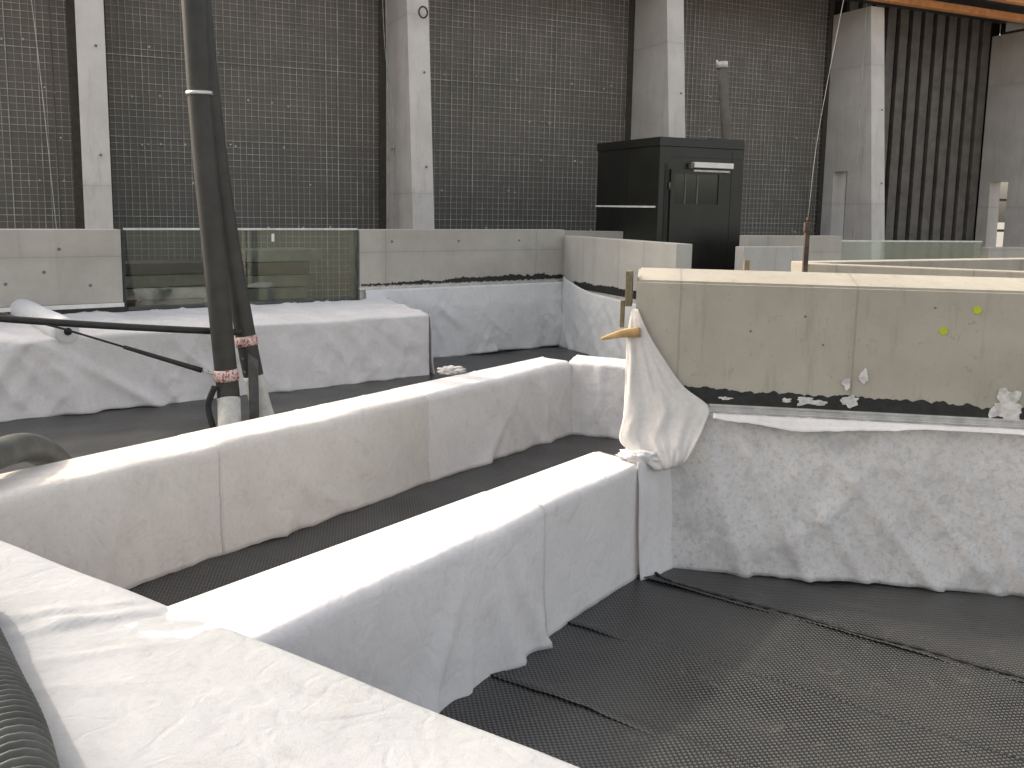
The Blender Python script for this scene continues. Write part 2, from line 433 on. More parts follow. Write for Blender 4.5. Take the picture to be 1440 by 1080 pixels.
# front low wall: front face at c=2.21
G2 = 'white fleece sheets over the front low wall'
b0, b1 = 1.55, 4.365
def w2(u0, u1, seed, mat, label, **kw):
    drape('fleece_cover', line(2.21, b0), line(2.21, b1), line(2.55, b1), line(2.66, b0), H, mat, seed, label, u0=u0, u1=u1, **kw)
w2(0, .655, 12.4, 'fleece', 'white fleece sheet over the front low wall, ending in a tent-like fold', lift=.004, ridges=((1.42, 1.58, .008, .055, .10), (1.50, 1.80, .012, .06, .05), (1.35, .95, .0, .035, .07), (1.38, 1.22, .0, .03, .05), (.75, .6, .01, .012, .05)), shear=.9, amp=.8)
w2(.64, 1.0, 12.4, 'fleece', 'smooth white fleece sheet over the front low wall beside the gathered cloth', lift=.0, amp=.8, shear=.9, fade=True)
# foreground ledge
Lf = line(2.75, 2.36); 
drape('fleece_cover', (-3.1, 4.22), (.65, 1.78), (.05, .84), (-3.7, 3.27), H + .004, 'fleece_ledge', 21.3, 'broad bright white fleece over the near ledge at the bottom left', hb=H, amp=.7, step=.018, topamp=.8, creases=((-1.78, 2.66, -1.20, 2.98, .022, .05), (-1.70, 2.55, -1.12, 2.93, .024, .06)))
# ---------------------------------------------------------------- big bare concrete wall
BD = Vector((.986, -.166, 0)).normalized(); BA = math.atan2(BD.y, BD.x)
big = empty('concrete_wall', (.68, 5.03, 0), BA, label='big near bare concrete wall with black tar band and two yellow-green dots', cat='concrete wall')
bm = bmesh.new()
L = 5.5
prism(bm, [(0, 0), (L, 0), (L, .30), (0, .30)], -.03, 0, ztop=[1.618, 1.618, 1.672, 1.672])
bmesh.ops.bevel(bm, geom=[e for e in bm.edges if all(v.co.z > 1.5 for v in e.verts)], offset=.012, segments=2, affect='EDGES')
for (x, z) in ((.9, 1.45), (1.55, 1.52), (2.0, 1.42), (.62, 1.36), (1.0, 1.30)):
    disc(bm, (x, -.001, z), (0, -1, 0), .006, 1, 8, .002)
link('wall_body', bm, ['wall_near', 'hole'], big)
def ragged(name, x0, x1, zb, zt, jag, mat, parent, y=-.003, seed=1., nb=.0, step=.012):
    bm = bmesh.new(); n = int((x1 - x0) / step); prev = None
    for i in range(n + 1):
        x = x0 + (x1 - x0) * i / n
        j = N(x * 3, seed, 0) * .5 + N(x * 14, seed, 4) * .4 + N(x * 45, seed, 7) * .35
        a = (zt(x) if callable(zt) else zt) + jag * j * 1.25
        b = (zb(x) if callable(zb) else zb) + nb * N(x * 20, seed, 9)
        a = max(a, b + .001)
        cur = [bm.verts.new((x, y, b)), bm.verts.new((x, y, a)), bm.verts.new((x, y + .0025, a)), bm.verts.new((x, y + .0025, b))]
        if prev:
            for k in range(4): bm.faces.new([prev[k], cur[k], cur[(k + 1) % 4], prev[(k + 1) % 4]])
        prev = cur
    return link(name, bm, mat, parent)
ragged('tar_band', .02, L, .95, lambda x: 1.045 - .018 * x, .03, 'bitumen', big, seed=3.3)
def patch(cx, cz, rx, rz_, seed, parent, mat='filler', y=-.0035):
    bm = bmesh.new(); n = 44
    vs = []
    for i in range(n):
        a = 2 * math.pi * i / n; k = 1 + .75 * N(math.cos(a) * 1.4 + seed, math.sin(a) * 1.4, seed) + .22 * N(math.cos(a) * 4 + seed, math.sin(a) * 4, seed) + .12 * N(math.cos(a) * 11, math.sin(a) * 11, seed)
        vs.append((cx + rx * k * math.cos(a), cz + rz_ * k * math.sin(a)))
    f = [bm.verts.new((x, y, z)) for x, z in vs]; g = [bm.verts.new((x, y + .003, z)) for x, z in vs]
    bm.faces.new(f)
    for i in range(n): bm.faces.new([f[i], f[(i + 1) % n], g[(i + 1) % n], g[i]])
    return link('filler_patch', bm, mat, parent)
for k, (cx, cz, rx, rz_) in enumerate(((1.22, 1.135, .022, .034), (1.13, 1.095, .020, .022), (1.16, 1.005, .036, .030), (.93, .99, .055, .022), (1.0, .985, .04, .014), (.50, .985, .035, .010), (.83, .99, .025, .014), (1.94, 1.02, .085, .085))):
    patch(cx, cz, rx, rz_, k * 3.7 + 1, big, y=-.0065 - .001 * (k % 3))
for (cx, cz) in ((1.60, 1.40), (1.755, 1.515)):
    bm = bmesh.new(); disc(bm, (cx, -.001, cz), (0, -1, 0), .020, 0, 20, .003, .12); link('marker_dot', bm, 'dot', big)
bm = bmesh.new()
for (za, zb, d) in ((.938, .950, .018), (.918, .938, .010), (.900, .918, .022)):
    box(bm, .42, L, -d, .001, za, zb, bev=.002)
for i in range(24): disc(bm, (.5 + i * .21, -.010, .928), (0, -1, 0), .006, 0, 8, .004)
link('edge_rail', bm, 'alu', big)
# timber at the wall's left end
t = empty('formwork_timber', (.66, 5.10, 1.2), BA, label='mouldy timber battens fixed to the left end of the big near wall', cat='timber')
bm = bmesh.new(); box(bm, -.03, .008, -.06, .06, .27, .465, bev=.003); link('batten', bm, 'mould', t)
bm = bmesh.new(); box(bm, -.055, -.032, -.05, .02, .15, .30, bev=.003); link('batten', bm, 'mould', t)
bm = bmesh.new()
pts = spline([(.70, 5.0, 1.335), (.60, 4.99, 1.325), (.49, 4.98, 1.295)], 6)
for i, p in enumerate(pts):
    pass
tube(bm, pts, lambda i, n: .036 * (1 - .72 * (i / (n - 1)) ** 1.5), 4)
tag(link('timber_wedge', bm, 'timber'), 'pale pointed timber wedge sticking out from the left end of the big wall', 'timber wedge')
# dusty fleece hanging below the rail of the big wall
def bigface(x, z, o): 
    return Vector((.68, 5.03, 0)) + BD * x + Vector((BD.y, -BD.x, 0)) * o + Vector((0, 0, z))
def hang(name, face, x0, x1, ztop, zbot, seed, mat, label, shear=.7, amp=1.0, ridges=(), base=.012, sag=None, step=.025, group=None):
    nu = int((x1 - x0) / step); va = lambda q: q(.5) if callable(q) else q
    nv = int((va(ztop) - va(zbot)) / step)
    nv = max(nv, 4)
    def fn(a, b):
        x = x0 + (x1 - x0) * a
        zt = ztop(x) if callable(ztop) else ztop; zb = zbot(x) if callable(zbot) else zbot
        z = zt + (zb - zt) * b; h = max(.05, zt - zb)
        o = base + (wrinkle(x, z - zb, h, seed, shear, amp) + .02) * min(1, b * 3 + .15) + .03 * b ** 3
        for (ut, ub, at, ab, wd) in ridges:
            c = ut + (ub - ut) * b; am = at + (ab - at) * b; d = (x - c) / wd
            o += am * math.exp(-d * d) if d < 0 else am * math.exp(-d * d * 5)
        return face(x, z, max(.004, o))
    return tag(grid(name, nu, nv, fn, mat, thick=.004), label, 'fleece cover', group)
hem = lambda x: max(.005, .012 + .018 * N(x * 1.1, 2.2, 0) + .010 * N(x * 5, 1, 0) + .006 * N(x * 23, 1, 0))
hang('fleece_hanging', bigface, .17, 5.2, lambda x: .905 - .02 * (x < .3), hem, 31.4, 'fleece_grey', 'dusty grey fleece hanging with slanting folds below the rail of the big wall', shear=-.95, amp=.75,
     ridges=((.36, .66, .014, .038, .06), (.55, 1.0, .016, .034, .05), (.70, 1.30, .012, .030, .045), (.92, 1.66, .020, .042, .06), (1.22, 1.98, .018, .034, .05), (1.60, 2.15, .012, .036, .06), (1.9, 2.5, .01, .03, .05), (2.3, 2.9, .01, .03, .06)))
# torn white upper layer under the rail
tz = lambda x: .900 - max(.012, (.055 * math.exp(-((x - .95) / .45) ** 2) + .03 * math.exp(-((x - 2.4) / .5) ** 2)) + .010 * N(x * 4, 7, 1) + .006 * N(x * 17, 7, 2))
hang('fleece_strip', bigface, .44, 5.2, .905, tz, 35.0, 'fleece', 'torn strip of white fleece tucked under the aluminium rail of the big wall', amp=.25, base=.045, step=.02)
# narrow upright flap in the corner between front low wall and big wall
hang('fleece_flap', lambda x, z, o: Vector((.722, 4.822, 0)) + Vector((.745, .667, 0)) * x + Vector((.667, -.745, 0)) * o + Vector((0, 0, z)), -.06, .25, .66, lambda x: .004, 38.0, 'fleece', 'narrow upright flap of white fleece in the corner below the gathered cloth', amp=.5, base=.006, ridges=((.10, .10, .01, .015, .04),))

# gathered cloth over the wall's left corner
rowsL = [(.662, 5.05, 1.46), (.640, 5.02, 1.33), (.632, 4.99, 1.17), (.628, 4.97, 1.02), (.622, 4.94, .88), (.60, 4.90, .75), (.68, 4.86, .69), (.78, 4.81, .62), (.80, 4.84, .60)]
rowsR = [(.690, 5.015, 1.46), (.75, 5.0, 1.33), (.85, 4.985, 1.17), (.955, 4.97, 1.035), (1.085, 4.94, .935), (1.06, 4.90, .84), (1.01, 4.86, .75), (.95, 4.83, .655), (.90, 4.85, .62)]
SL = spline(rowsL, 8); SR = spline(rowsR, 8); nr = len(SL) - 1
def gath(a, b):
    i = min(nr, int(round(b * nr))); p = SL[i].lerp(SR[i], a); wd = (SR[i] - SL[i]).length
    bul = math.sin(math.pi * a) * min(.10, wd * .30)
    fold = (max(0, 1 - abs(N(a * 3.0 + b * 1.2, b * 1.3, 41)) * 3.6) ** 2 * .010 + .005 * N(a * 6 - b * 2, b * 2.5, 44) + .004 * N(a * 17, b * 9, 3)) * min(1, wd / .2) * min(1, b * 4)
    fold += .008 * math.exp(-((a - .12) / .06) ** 2) * min(1, b * 3) + .03 * max(0, b - .7) * N(a * 4, b * 9, 8)
    return p + Vector((-.12, -1, .05)) * (bul * (.12 + .18 * b) + fold + .016 * N(a * 5.5, b * .7, 77) * min(1, b * 3) * min(1, wd / .15))
g = grid('gathered_fleece', 44, nr, gath, 'fleece_warm', thick=.005)
tag(g, 'cream fleece gathered and twisted round the left corner of the big wall', 'gathered cloth')
# crumpled tuck where it meets the front low wall
bm = bmesh.new()
bmesh.ops.create_icosphere(bm, subdivisions=4, radius=1)
for v in bm.verts:
    d = v.co.copy(); k = 1 + .35 * N(d.x * 2, d.y * 2, d.z * 2 + 5) + .25 * max(0, 1 - abs(N(d.x * 3, d.y * 3, d.z * 3)) * 2.5) ** 2
    v.co = Vector((.735 + .13 * d.x * k, 4.875 + .07 * d.y * k, .672 + .042 * d.z * k))
tag(link('fleece_wad', bm, 'fleece', smooth=True), 'crumpled bright wad of fleece on the end of the front low wall', 'cloth wad')
# crumpled scrap on the rear low wall
bm = bmesh.new()
bmesh.ops.create_icosphere(bm, subdivisions=4, radius=1)
for v in bm.verts:
    d = v.co.copy(); k = 1 + .5 * N(d.x * 2.3, d.y * 2.3, d.z * 2.3 + 9) + .35 * N(d.x * 6, d.y * 6, d.z * 6)
    v.co = Vector((-.49 + .11 * d.x * k, 7.38 + .08 * d.y * k, .675 + .032 * d.z * k))
tag(link('cloth_scrap', bm, 'fleece_grey', smooth=True), 'small crumpled scrap of dirty cloth on top of the rear low wall', 'cloth scrap')
# upturned mat scrap at the right
bm = bmesh.new()
def scr(a, b): return Vector((2.70 + .28 * a, 4.56 + .03 * N(a * 4, b * 3, 2) - .05 * b, .012 + .16 * b + .02 * N(a * 5, 1, 1)))
bm.free()
tag(grid('mat_scrap', 14, 8, scr, 'dimple'), 'upturned scrap of black mat against the dusty fleece at the right edge', 'mat scrap')

# ---------------------------------------------------------------- far line of wall, glass and block
FD = Vector((.807, .590, 0)).normalized(); FA = math.atan2(FD.y, FD.x)
FO = Vector((-1.9, 11.36, 0))            # left end of the far concrete wall
def farpt(x, z, o): return FO + FD * x + Vector((FD.y, -FD.x, 0)) * o + Vector((0, 0, z))
LB = 3.26
wb = empty('concrete_wall', FO, FA, label='far pale concrete wall with streaky black tar line, right of the glass balustrade', cat='concrete wall')
bm = bmesh.new(); box(bm, 0, LB, 0, .24, -.03, 1.70, bev=.008)
for x in (.35, 1.35, 2.35): disc(bm, (x + .1, -.001, 1.55), (0, -1, 0), .016, 1, 10, .002)
link('wall_body', bm, ['wall_pale', 'hole'], wb)
bm = bmesh.new(); box(bm, -.018, -.003, .002, .238, .80, 1.69); link('seal_strip', bm, 'steel', wb)
ragged('tar_band', .02, LB, 1.0, lambda x: 1.03 + .035 * math.exp(-((x - 1.9) / .8) ** 2) + .02 * (x > 2.2), .05, 'bitumen', wb, seed=8.1, nb=.02)
bm = bmesh.new(); box(bm, -.02, LB, -.035, .0005, .955, .985, bev=.004); link('edge_rail', bm, 'alu', wb)
hang('fleece_hanging', farpt, .06, LB - .02, .955, lambda x: max(.004, .03 + .05 * N(x * 1.2, 3, 1)), 51.0, 'fleece_cool', 'pale bluish fleece hanging on the far concrete wall below its tar line', amp=2.0, step=.03, base=.03)

wa = empty('concrete_wall', farpt(-2.78, 0, 0), FA, label='pale bare concrete wall at the left edge, left of the glass balustrade', cat='concrete wall')
bm = bmesh.new(); box(bm, -6, 0, 0, .24, .93, 1.70, bev=.008)
for (x, z) in ((-.32, 1.12), (-.75, 1.27), (-1.1, 1.16), (-.6, 1.5), (-1.6, 1.3)): disc(bm, (x, -.001, z), (0, -1, 0), .018, 1, 10, .002)
link('wall_body', bm, ['wall_pale', 'hole'], wa)
bm = bmesh.new(); box(bm, -6, .0, -.03, .24, .885, .928, bev=.003); link('base_ledge', bm, 'white', wa)
bm = bmesh.new(); box(bm, -6, .03, -.01, .22, -.03, .883); link('seal_strip', bm, 'dark_seal', wa)
bm = bmesh.new(); box(bm, .003, .028, -.005, .24, .885, 1.69); link('seal_strip', bm, 'dark_seal', wa)

gl = empty('glass_balustrade', farpt(-2.74, 0, -.05), FA, label='green tinted glass balustrade with pale top rail between the two far concrete walls', cat='balustrade')
for (x0, x1) in ((.02, 1.32), (1.34, 2.72)):
    bm = bmesh.new(); box(bm, x0, x1, 0, .018, .80, 1.69); link('glass_pane', bm, 'glass', gl)
bm = bmesh.new(); box(bm, 0.0, 2.73, -.012, .03, 1.691, 1.715, bev=.004); link('top_rail', bm, 'alu', gl)
bm = bmesh.new(); box(bm, 0.0, 2.73, -.03, .05, .74, .80, bev=.004); link('base_channel', bm, 'alu', gl)
bm = bmesh.new(); box(bm, 1.63, 1.665, -.004, -.001, 1.56, 1.65); link('paper_label', bm, 'white', gl)
# added panels standing in for bands reflected in the glass
for (x0, n_, z_, lb) in ((.15, 6, .13, 'added greenish panels imitating reflected bands in the left pane of the glass balustrade'), (1.45, 5, .145, 'added greenish panels imitating reflected bands in the right pane of the glass balustrade')):
    e = empty('reflection_panels', farpt(-2.74 + x0, .0, -.75), FA, label=lb, cat='reflection panels')
    for k in range(9):
        bm = bmesh.new(); q = random.uniform(-.06, .06)
        box(bm, 0 + q, 1.0 + q + random.uniform(-.1, .1), 0, .6, k * (z_ + .015), k * (z_ + .015) + z_, bev=.006); link('panel', bm, random.choice(['board', 'edge', 'board']), e)

# covered block in front of the glass
def dr_block():
    f0 = Vector((-6.2, 6.90, 0)); f1 = Vector((-.975, 10.68, 0))
    d = (f1 - f0).normalized(); nb_ = Vector((-d.y, d.x, 0))
    L = (f1 - f0).length
    B1 = f1 + nb_ * 1.12; B0 = f0 + nb_ * 1.12
    xr = L - 3.55
    drape('fleece_cover', f0, f1, B1, B0, .745, 'fleece', 61.0, 'loose folded white fleece over the wide block in front of the glass balustrade', hb=.83, amp=2.2, shear=.7, hemamp=.05, step=.03,
          ridges=((2.2, 1.7, .03, .10, .16), (2.4, 2.75, .02, .12, .22), (2.3, 3.4, .02, .06, .12), (5.2, 5.15, .0, .03, .10), (6.1, 6.1, .0, .03, .06)), topamp=2.2, fade=True)
    # right end of the block
    def face(x, z, o): return f1 + nb_ * x + d * o + Vector((0, 0, z))
    hang('fleece_flap', face, -.01, 1.1, lambda x: .735 + .08 * x, lambda x: .006, 64.0, 'fleece', 'end flap of white fleece closing the right end of the wide covered block', amp=1.0, base=.008, step=.04)
dr_block()
# rolled fleece on the block
rl = empty('fleece_roll', (-4.09, 8.36, .80), 0, label='white rolled fleece lying across the left part of the covered block', cat='roll')
bm = bmesh.new()
A_ = Vector((0, 0, 0)); B_ = Vector((-1.05, 1.0, .12)); ax = (B_ - A_)
tube(bm, [A_ + ax * (i / 14) for i in range(15)], lambda i, n: .118 + .01 * N(i * .6, 3, 3) - (.014 if i == 0 else 0), 20)
link('roll_body', bm, 'fleece_cool', rl, smooth=False)
bm = bmesh.new()
d0 = ax.normalized(); tube(bm, [A_ - d0 * .012, A_ - d0 * .002], .036, 12); link('core_hole', bm, 'cabin_dark', rl)

# side wall running towards the camera
SWD = Vector((1.13, -2.5, 0)).normalized(); SWA = math.atan2(SWD.y, SWD.x)
SO = Vector((.74, 13.24, 0)); SL_ = 2.80
sw = empty('concrete_wall', SO, SWA, label='pale board-marked concrete wall with square lit end, in front of the black cabin', cat='concrete wall')
bm = bmesh.new(); box(bm, .003, SL_, 0, .22, -.03, 1.615, bev=.008)
link('wall_body', bm, 'wall_board', sw)
ragged('tar_band', .3, SL_, lambda x: .89, lambda x: .99, .03, 'bitumen', sw, seed=4.4)
def swf(x, z, o): return SO + SWD * x + Vector((SWD.y, -SWD.x, 0)) * o + Vector((0, 0, z))
hang('fleece_hanging', swf, .03, SL_ + .25, lambda x: .90 + .14 * max(0, 1 - x / .9) ** 1.5 - .03 * x, lambda x: .01, 71.0, 'fleece_cool', 'pale slack fleece hanging on the board-marked wall in front of the cabin', amp=2.2, base=.03, shear=1.2, step=.04)
# low wall top peeping out behind
bm = bmesh.new(); box(bm, 0, 2.6, 0, .2, -.03, 1.66, bev=.008)
tag(link('concrete_wall', bm, 'wall_pale', loc=(-.12, 14.2, 0), rz=R(8)), 'pale concrete wall whose top shows behind the far wall, left of the cabin', 'concrete wall')

# ---------------------------------------------------------------- walls at the right, behind the big wall
def seg_wall(p, q, th, z, mat, label, zb=-.03):
    p = Vector(p); q = Vector(q); d = q - p
    bm = bmesh.new(); box(bm, 0, d.length, 0, th, zb, z, bev=.008)
    return tag(link('concrete_wall', bm, mat, loc=(p.x, p.y, 0), rz=math.atan2(d.y, d.x)), label, 'concrete wall')
seg_wall((2.19, 6.95, 0), (5.2, 5.62, 0), .16, 1.62, 'wall_near', 'grey concrete wall directly behind the big near wall, right of the rusty post')
seg_wall((2.32, 7.20, 0), (6.2, 9.2, 0), .2, 1.615, 'wall_near', 'grey concrete wall branching off behind the big near wall towards the right edge')
seg_wall((3.10, 12.4, 0), (4.10, 12.85, 0), .18, 1.53, 'wall_board', 'pale grey concrete wall between the cabin and the rusty post, the lower and nearer one')
seg_wall((3.38, 13.3, 0), (4.98, 14.0, 0), .2, 1.66, 'wall_pale', 'pale concrete wall right of the cabin, the taller one at the back')
seg_wall((8.2, 15.9, 0), (12.5, 17.6, 0), .25, 1.46, 'wall_pale', 'sandy concrete wall at the right edge beyond the glass panel')
gp = empty('glass_balustrade', (5.02, 14.81, 0), R(20), label='long clear glass panel with pale rail in front of the ribbed facade at right', cat='balustrade')
bm = bmesh.new(); box(bm, 0, 3.26, 0, .018, .7, 1.545); link('glass_pane', bm, 'glass', gp)
bm = bmesh.new(); box(bm, 0, 3.26, -.012, .03, 1.546, 1.572, bev=.004); link('top_rail', bm, 'alu', gp)
bm = bmesh.new(); box(bm, 0, 3.26, -.02, .04, -.02, .7); link('base_channel', bm, 'dark_seal', gp)
# rusty post and its cable
pr = empty('rusty_post', (2.16, 6.80, 0), 0, label='slim rusty steel post rising behind the big wall near the cabin', cat='post')
bm = bmesh.new(); box(bm, -.017, .017, -.017, .017, -.02, 1.90, bev=.003); link('post_body', bm, 'rust', pr)
bm = bmesh.new(); box(bm, -.024, .024, -.02, .02, 1.86, 1.93, bev=.004); tube(bm, [(0, 0, 1.93), (0, 0, 1.965)], .01, 8); link('post_cap', bm, 'rust', pr)
bm = bmesh.new(); box(bm, -.03, .03, -.03, .03, -.02, 1.46, bev=.004)
tag(link('timber_stake', bm, 'stake', loc=(2.64, 10.4, 0)), 'short pale timber stake beside the right foot of the black cabin', 'stake')

# ---------------------------------------------------------------- black cabin
CA = math.atan2(.421, .907)
cb = empty('cabin', (2.11, 13.6, 0), CA, label='black box-shaped cabin with glazed door and white lamp', cat='cabin')
bm = bmesh.new()
box(bm, 0, 1.53, 0, 1.80, -.03, 2.93, bev=.006)
link('cabin_body', bm, 'cabin', cb)
bm = bmesh.new(); box(bm, -.012, 1.52, -.012, 1.82, 2.932, 3.06, bev=.004); box(bm, .9, 1.5, .0, 1.7, 3.0605, 3.075); link('roof_cap', bm, 'cabin', cb)
bm = bmesh.new(); box(bm, -.022, -.002, .06, 1.80, 2.035, 2.062, bev=.003); link('trim_strip', bm, 'white', cb)
bm = bmesh.new(); box(bm, .095, .15, -.006, -.001, .0, 2.68); link('door_gap', bm, 'cabin_dark', cb)
dr = empty('door', (0, 0, 0)); dr.parent = cb
dm = bmesh.new(); box(dm, .19, 1.12, -.03, -.002, .02, 2.10, bev=.004); box(dm, .19, .26, -.03, -.002, 2.10, 2.54); box(dm, 1.05, 1.12, -.03, -.002, 2.10, 2.54); box(dm, .19, 1.12, -.03, -.002, 2.54, 2.60)
d_ = link('door_leaf', dm, 'cabin', dr)
def mat_pane():
    n = NT('cabin_window'); n.b.inputs['Roughness'].default_value = .05
    return n.fin((.03, .034, .028), .04, None, spec=.9)
M['pane'] = mat_pane()
bm = bmesh.new(); box(bm, .26, 1.05, -.014, -.004, 2.10, 2.54); link('window_pane', bm, 'pane', dr)
for x in (.44, .66):
    bm = bmesh.new(); box(bm, x, x + .022, -.024, -.014, 2.10, 2.54); link('window_bar', bm, 'steel', dr)
bm = bmesh.new(); tube(bm, [(1.0, -.03, 1.0), (1.0, -.09, 1.0), (.88, -.09, 1.0)], .012, 8); link('handle', bm, 'steel', dr)
for z in (.5, 1.3, 2.3):
    bm = bmesh.new(); tube(bm, [(.175, -.02, z), (.175, -.02, z + .11)], .014, 8); link('hinge', bm, 'steel', dr)
for (x0, x1, y0, y1, z0, z1) in ((-.004, -.001, .88, .886, .0, 2.9), (1.30, 1.306, -.004, -.001, .0, 2.9), (.2, 1.5, -.004, -.001, 2.78, 2.786)):
    bm = bmesh.new(); box(bm, x0, x1, y0, y1, z0, z1); link('panel_seam', bm, 'cabin_dark', cb)
lp = empty('wall_lamp', (0, 0, 0)); lp.parent = cb
bm = bmesh.new(); box(bm, .56, 1.27, -.09, -.002, 2.635, 2.715, bev=.008); link('lamp_shade', bm, 'white', lp)
bm = bmesh.new(); box(bm, .58, 1.23, -.06, -.002, 2.575, 2.605, bev=.006); link('reflector', bm, 'sleeve', lp)
bm = bmesh.new(); box(bm, .50, .555, -.07, -.002, 2.62, 2.70, bev=.005); link('lamp_end', bm, 'steel', lp)
# leaning pipe behind the cabin
bm = bmesh.new(); tube(bm, [Vector((4.02, 16.1, -.02)).lerp(Vector((3.47, 16.0, 4.45)), i / 10) for i in range(11)], lambda i, n: .082, 14)
lpipe = empty('leaning_pipe', (4.02, 16.1, 0), 0, label='grey pipe leaning up behind the black cabin', cat='pipe')
o = link('pipe_body', bm, 'batten', lpipe); o.location = (-4.02, -16.1, 0)
bm = bmesh.new(); tube(bm, [(3.475, 16.0, 4.40), (3.468, 16.0, 4.50)], .10, 14); tube(bm, [(3.40, 15.95, 4.42), (3.37, 15.95, 4.52)], .02, 6)
o = link('pipe_end', bm, 'sleeve', lpipe); o.location = (-4.02, -16.1, 0)

# ---------------------------------------------------------------- facade: columns, meshed bays, ribbed bay, eaves
ES = Vector((.907, .421, 0)); EO = Vector((-1.34, 15.0, 0)); EA = math.atan2(.421, .907)
def fpt(s, y=0.0, z=0.0): return EO + ES * s + Vector((-.421, .907, 0)) * y + Vector((0, 0, z))
def make_column(sR, label, slot):
    e = empty('concrete_column', fpt(sR), EA, label=label, cat='column', group='tapered concrete fins of the facade')
    bm = bmesh.new(); x0, x1 = -.36, 0.0; T = 6.15
    tip = lambda z: -.30 + .58 * (z / T)
    B = 1.30
    s0, s1, sz = slot
    # outline in (y, z), two legs under a slot
    if sz > 0:
        polys = [[(tip(0), -.03), (s0, -.03), (s0, sz), (tip(sz), sz)], [(s1, -.03), (B, -.03), (B, sz), (s1 + .04, sz)], [(tip(sz), sz), (s0, sz), (s1 + .04, sz), (B, sz), (B, T), (tip(T), T)]]
    else:
        polys = [[(tip(0), -.03), (B, -.03), (B, T), (tip(T), T)]]
    def sheet(x):
        cache = {}
        fs = []
        for p in polys:
            vs = []
            for q in p:
                if q not in cache: cache[q] = bm.verts.new((x, q[0], q[1]))
                vs.append(cache[q])
            fs.append(bm.faces.new(vs))
        return cache
    a = sheet(x0); b = sheet(x1)
    edges = {}
    for p in polys:
        for i in range(len(p)):
            q, r = p[i], p[(i + 1) % len(p)]
            k = frozenset((q, r)); edges[k] = edges.get(k, 0) + 1
            if edges[k] == 1: edges[(k, 'o')] = (q, r)
    for k, v in list(edges.items()):
        if isinstance(k, frozenset) and v == 1:
            q, r = edges[(k, 'o')]
            # skip the seam between leg tops and body made of unequal splits
            bm.faces.new([a[q], a[r], b[r], b[q]])
    for (y, z) in ((tip(2.3), 2.62), (tip(3.6), 4.1)):
        disc(bm, (-.12, y - .004, z), (0, -1, 0), .02, 1, 8, .006)
    o = link('column_body', bm, ['column', 'hole'], e)
    return e
cols = [(-9.8, 'concrete column beyond the left edge', (.6, .9, 0)),
        (-4.75, 'narrow leftmost concrete column behind the left bare wall', (.6, .9, 0)),
        (0.0, 'concrete column with a narrow slot, between the glass balustrade and the first mesh joint', (.80, 1.02, 2.95)),
        (4.90, 'concrete column rising directly behind the black cabin', (.6, .9, 0)),
        (9.82, 'splayed concrete column left of the ribbed facade bay, under the orange beam', (.62, .98, 2.88)),
        (14.68, 'wide concrete column at the right edge with daylight through its slot', (.55, .98, 2.80))]
for c in cols[1:]: make_column(*c)
e = fpt(0, tip if False else .05, 5.03)
bm = bmesh.new(); pts = [fpt(-.14, .045, 5.02) + Vector((.907 * .07 * math.cos(a * .35), .421 * .07 * math.cos(a * .35), .085 * math.sin(a * .35))) for a in range(19)]
tube(bm, pts, .014, 8); tag(link('lifting_ring', bm, 'rust', smooth=True), 'dark steel ring near the top of the slotted column', 'ring')

def bay(s0, s1, label, seed, z1=6.6):
    e = empty('facade_panel', fpt(s0, 1.30), EA, label=label, cat='facade panel', group='wire-meshed dark board bays of the facade')
    Wd = s1 - s0
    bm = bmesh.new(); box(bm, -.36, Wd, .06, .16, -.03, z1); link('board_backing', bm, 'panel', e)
    bm = bmesh.new(); rnd = random.Random(seed)
    p = .101
    x = .03
    while x < Wd:
        t = .0024 + rnd.random() * .0016
        if rnd.random() < .12: t *= 1.9
        x += rnd.uniform(-.010, .010)
        box(bm, x - t, x + t, .030, .030 + 2 * t, 0, z1); x += p
    z = .05; k = 0
    while z < z1:
        t = .0022 + rnd.random() * .0016
        if k % 12 == 5: t = .0048
        box(bm, .0, Wd, .018, .018 + 2 * t, z - t, z + t); z += p; k += 1
    link('wire_mesh', bm, 'wire', e)
    bm = bmesh.new(); box(bm, .0, .05, .0, .055, -.03, z1); link('edge_post', bm, 'edge', e)
    bm = bmesh.new(); box(bm, Wd - .12, Wd, .0, .055, -.03, z1); link('edge_post', bm, 'edge', e)
    bm = bmesh.new()
    for i in range(int(Wd * 6)):
        disc(bm, (rnd.uniform(.2, Wd - .2), .058, rnd.choice([1.6, 2.3, 2.9, 3.6, 4.3]) + rnd.uniform(-.04, .04)), (0, -1, 0), .012 + .006 * rnd.random(), 0, 7, .03)
    link('screw_heads', bm, 'sleeve', e)['kind'] = 'stuff'
    return e
ss = [c[0] for c in cols]
bay(ss[0], ss[1] - .36, 'meshed dark facade bay at the left edge, left of the leftmost column', 1)
bay(ss[1], ss[2] - .36, 'meshed dark facade bay behind the glass balustrade and the black poles', 2)
bay(ss[2], ss[3] - .36, 'meshed brown facade bay between the slotted column and the black cabin', 3)
bay(ss[3], ss[4] - .36, 'meshed brown facade bay right of the black cabin behind the leaning pipe', 4)
# ribbed bay
e = empty('ribbed_facade', fpt(ss[4], 1.30), EA, label='ribbed facade bay of tall grey-brown boards under the orange beams', cat='facade panel')
Wd = ss[5] - .36 - ss[4]
bm = bmesh.new(); box(bm, -.36, Wd + .36, .10, .2, -.03, 6.6); link('board_backing', bm, 'rib_gap', e)
nb_ = 12
for k in range(nb_):
    x = k * Wd / nb_
    bm = bmesh.new(); box(bm, x + .065, x + Wd / nb_ - .065, -.0, .098, -.03, 6.6, bev=.004); link('rib_board', bm, 'batten', e)
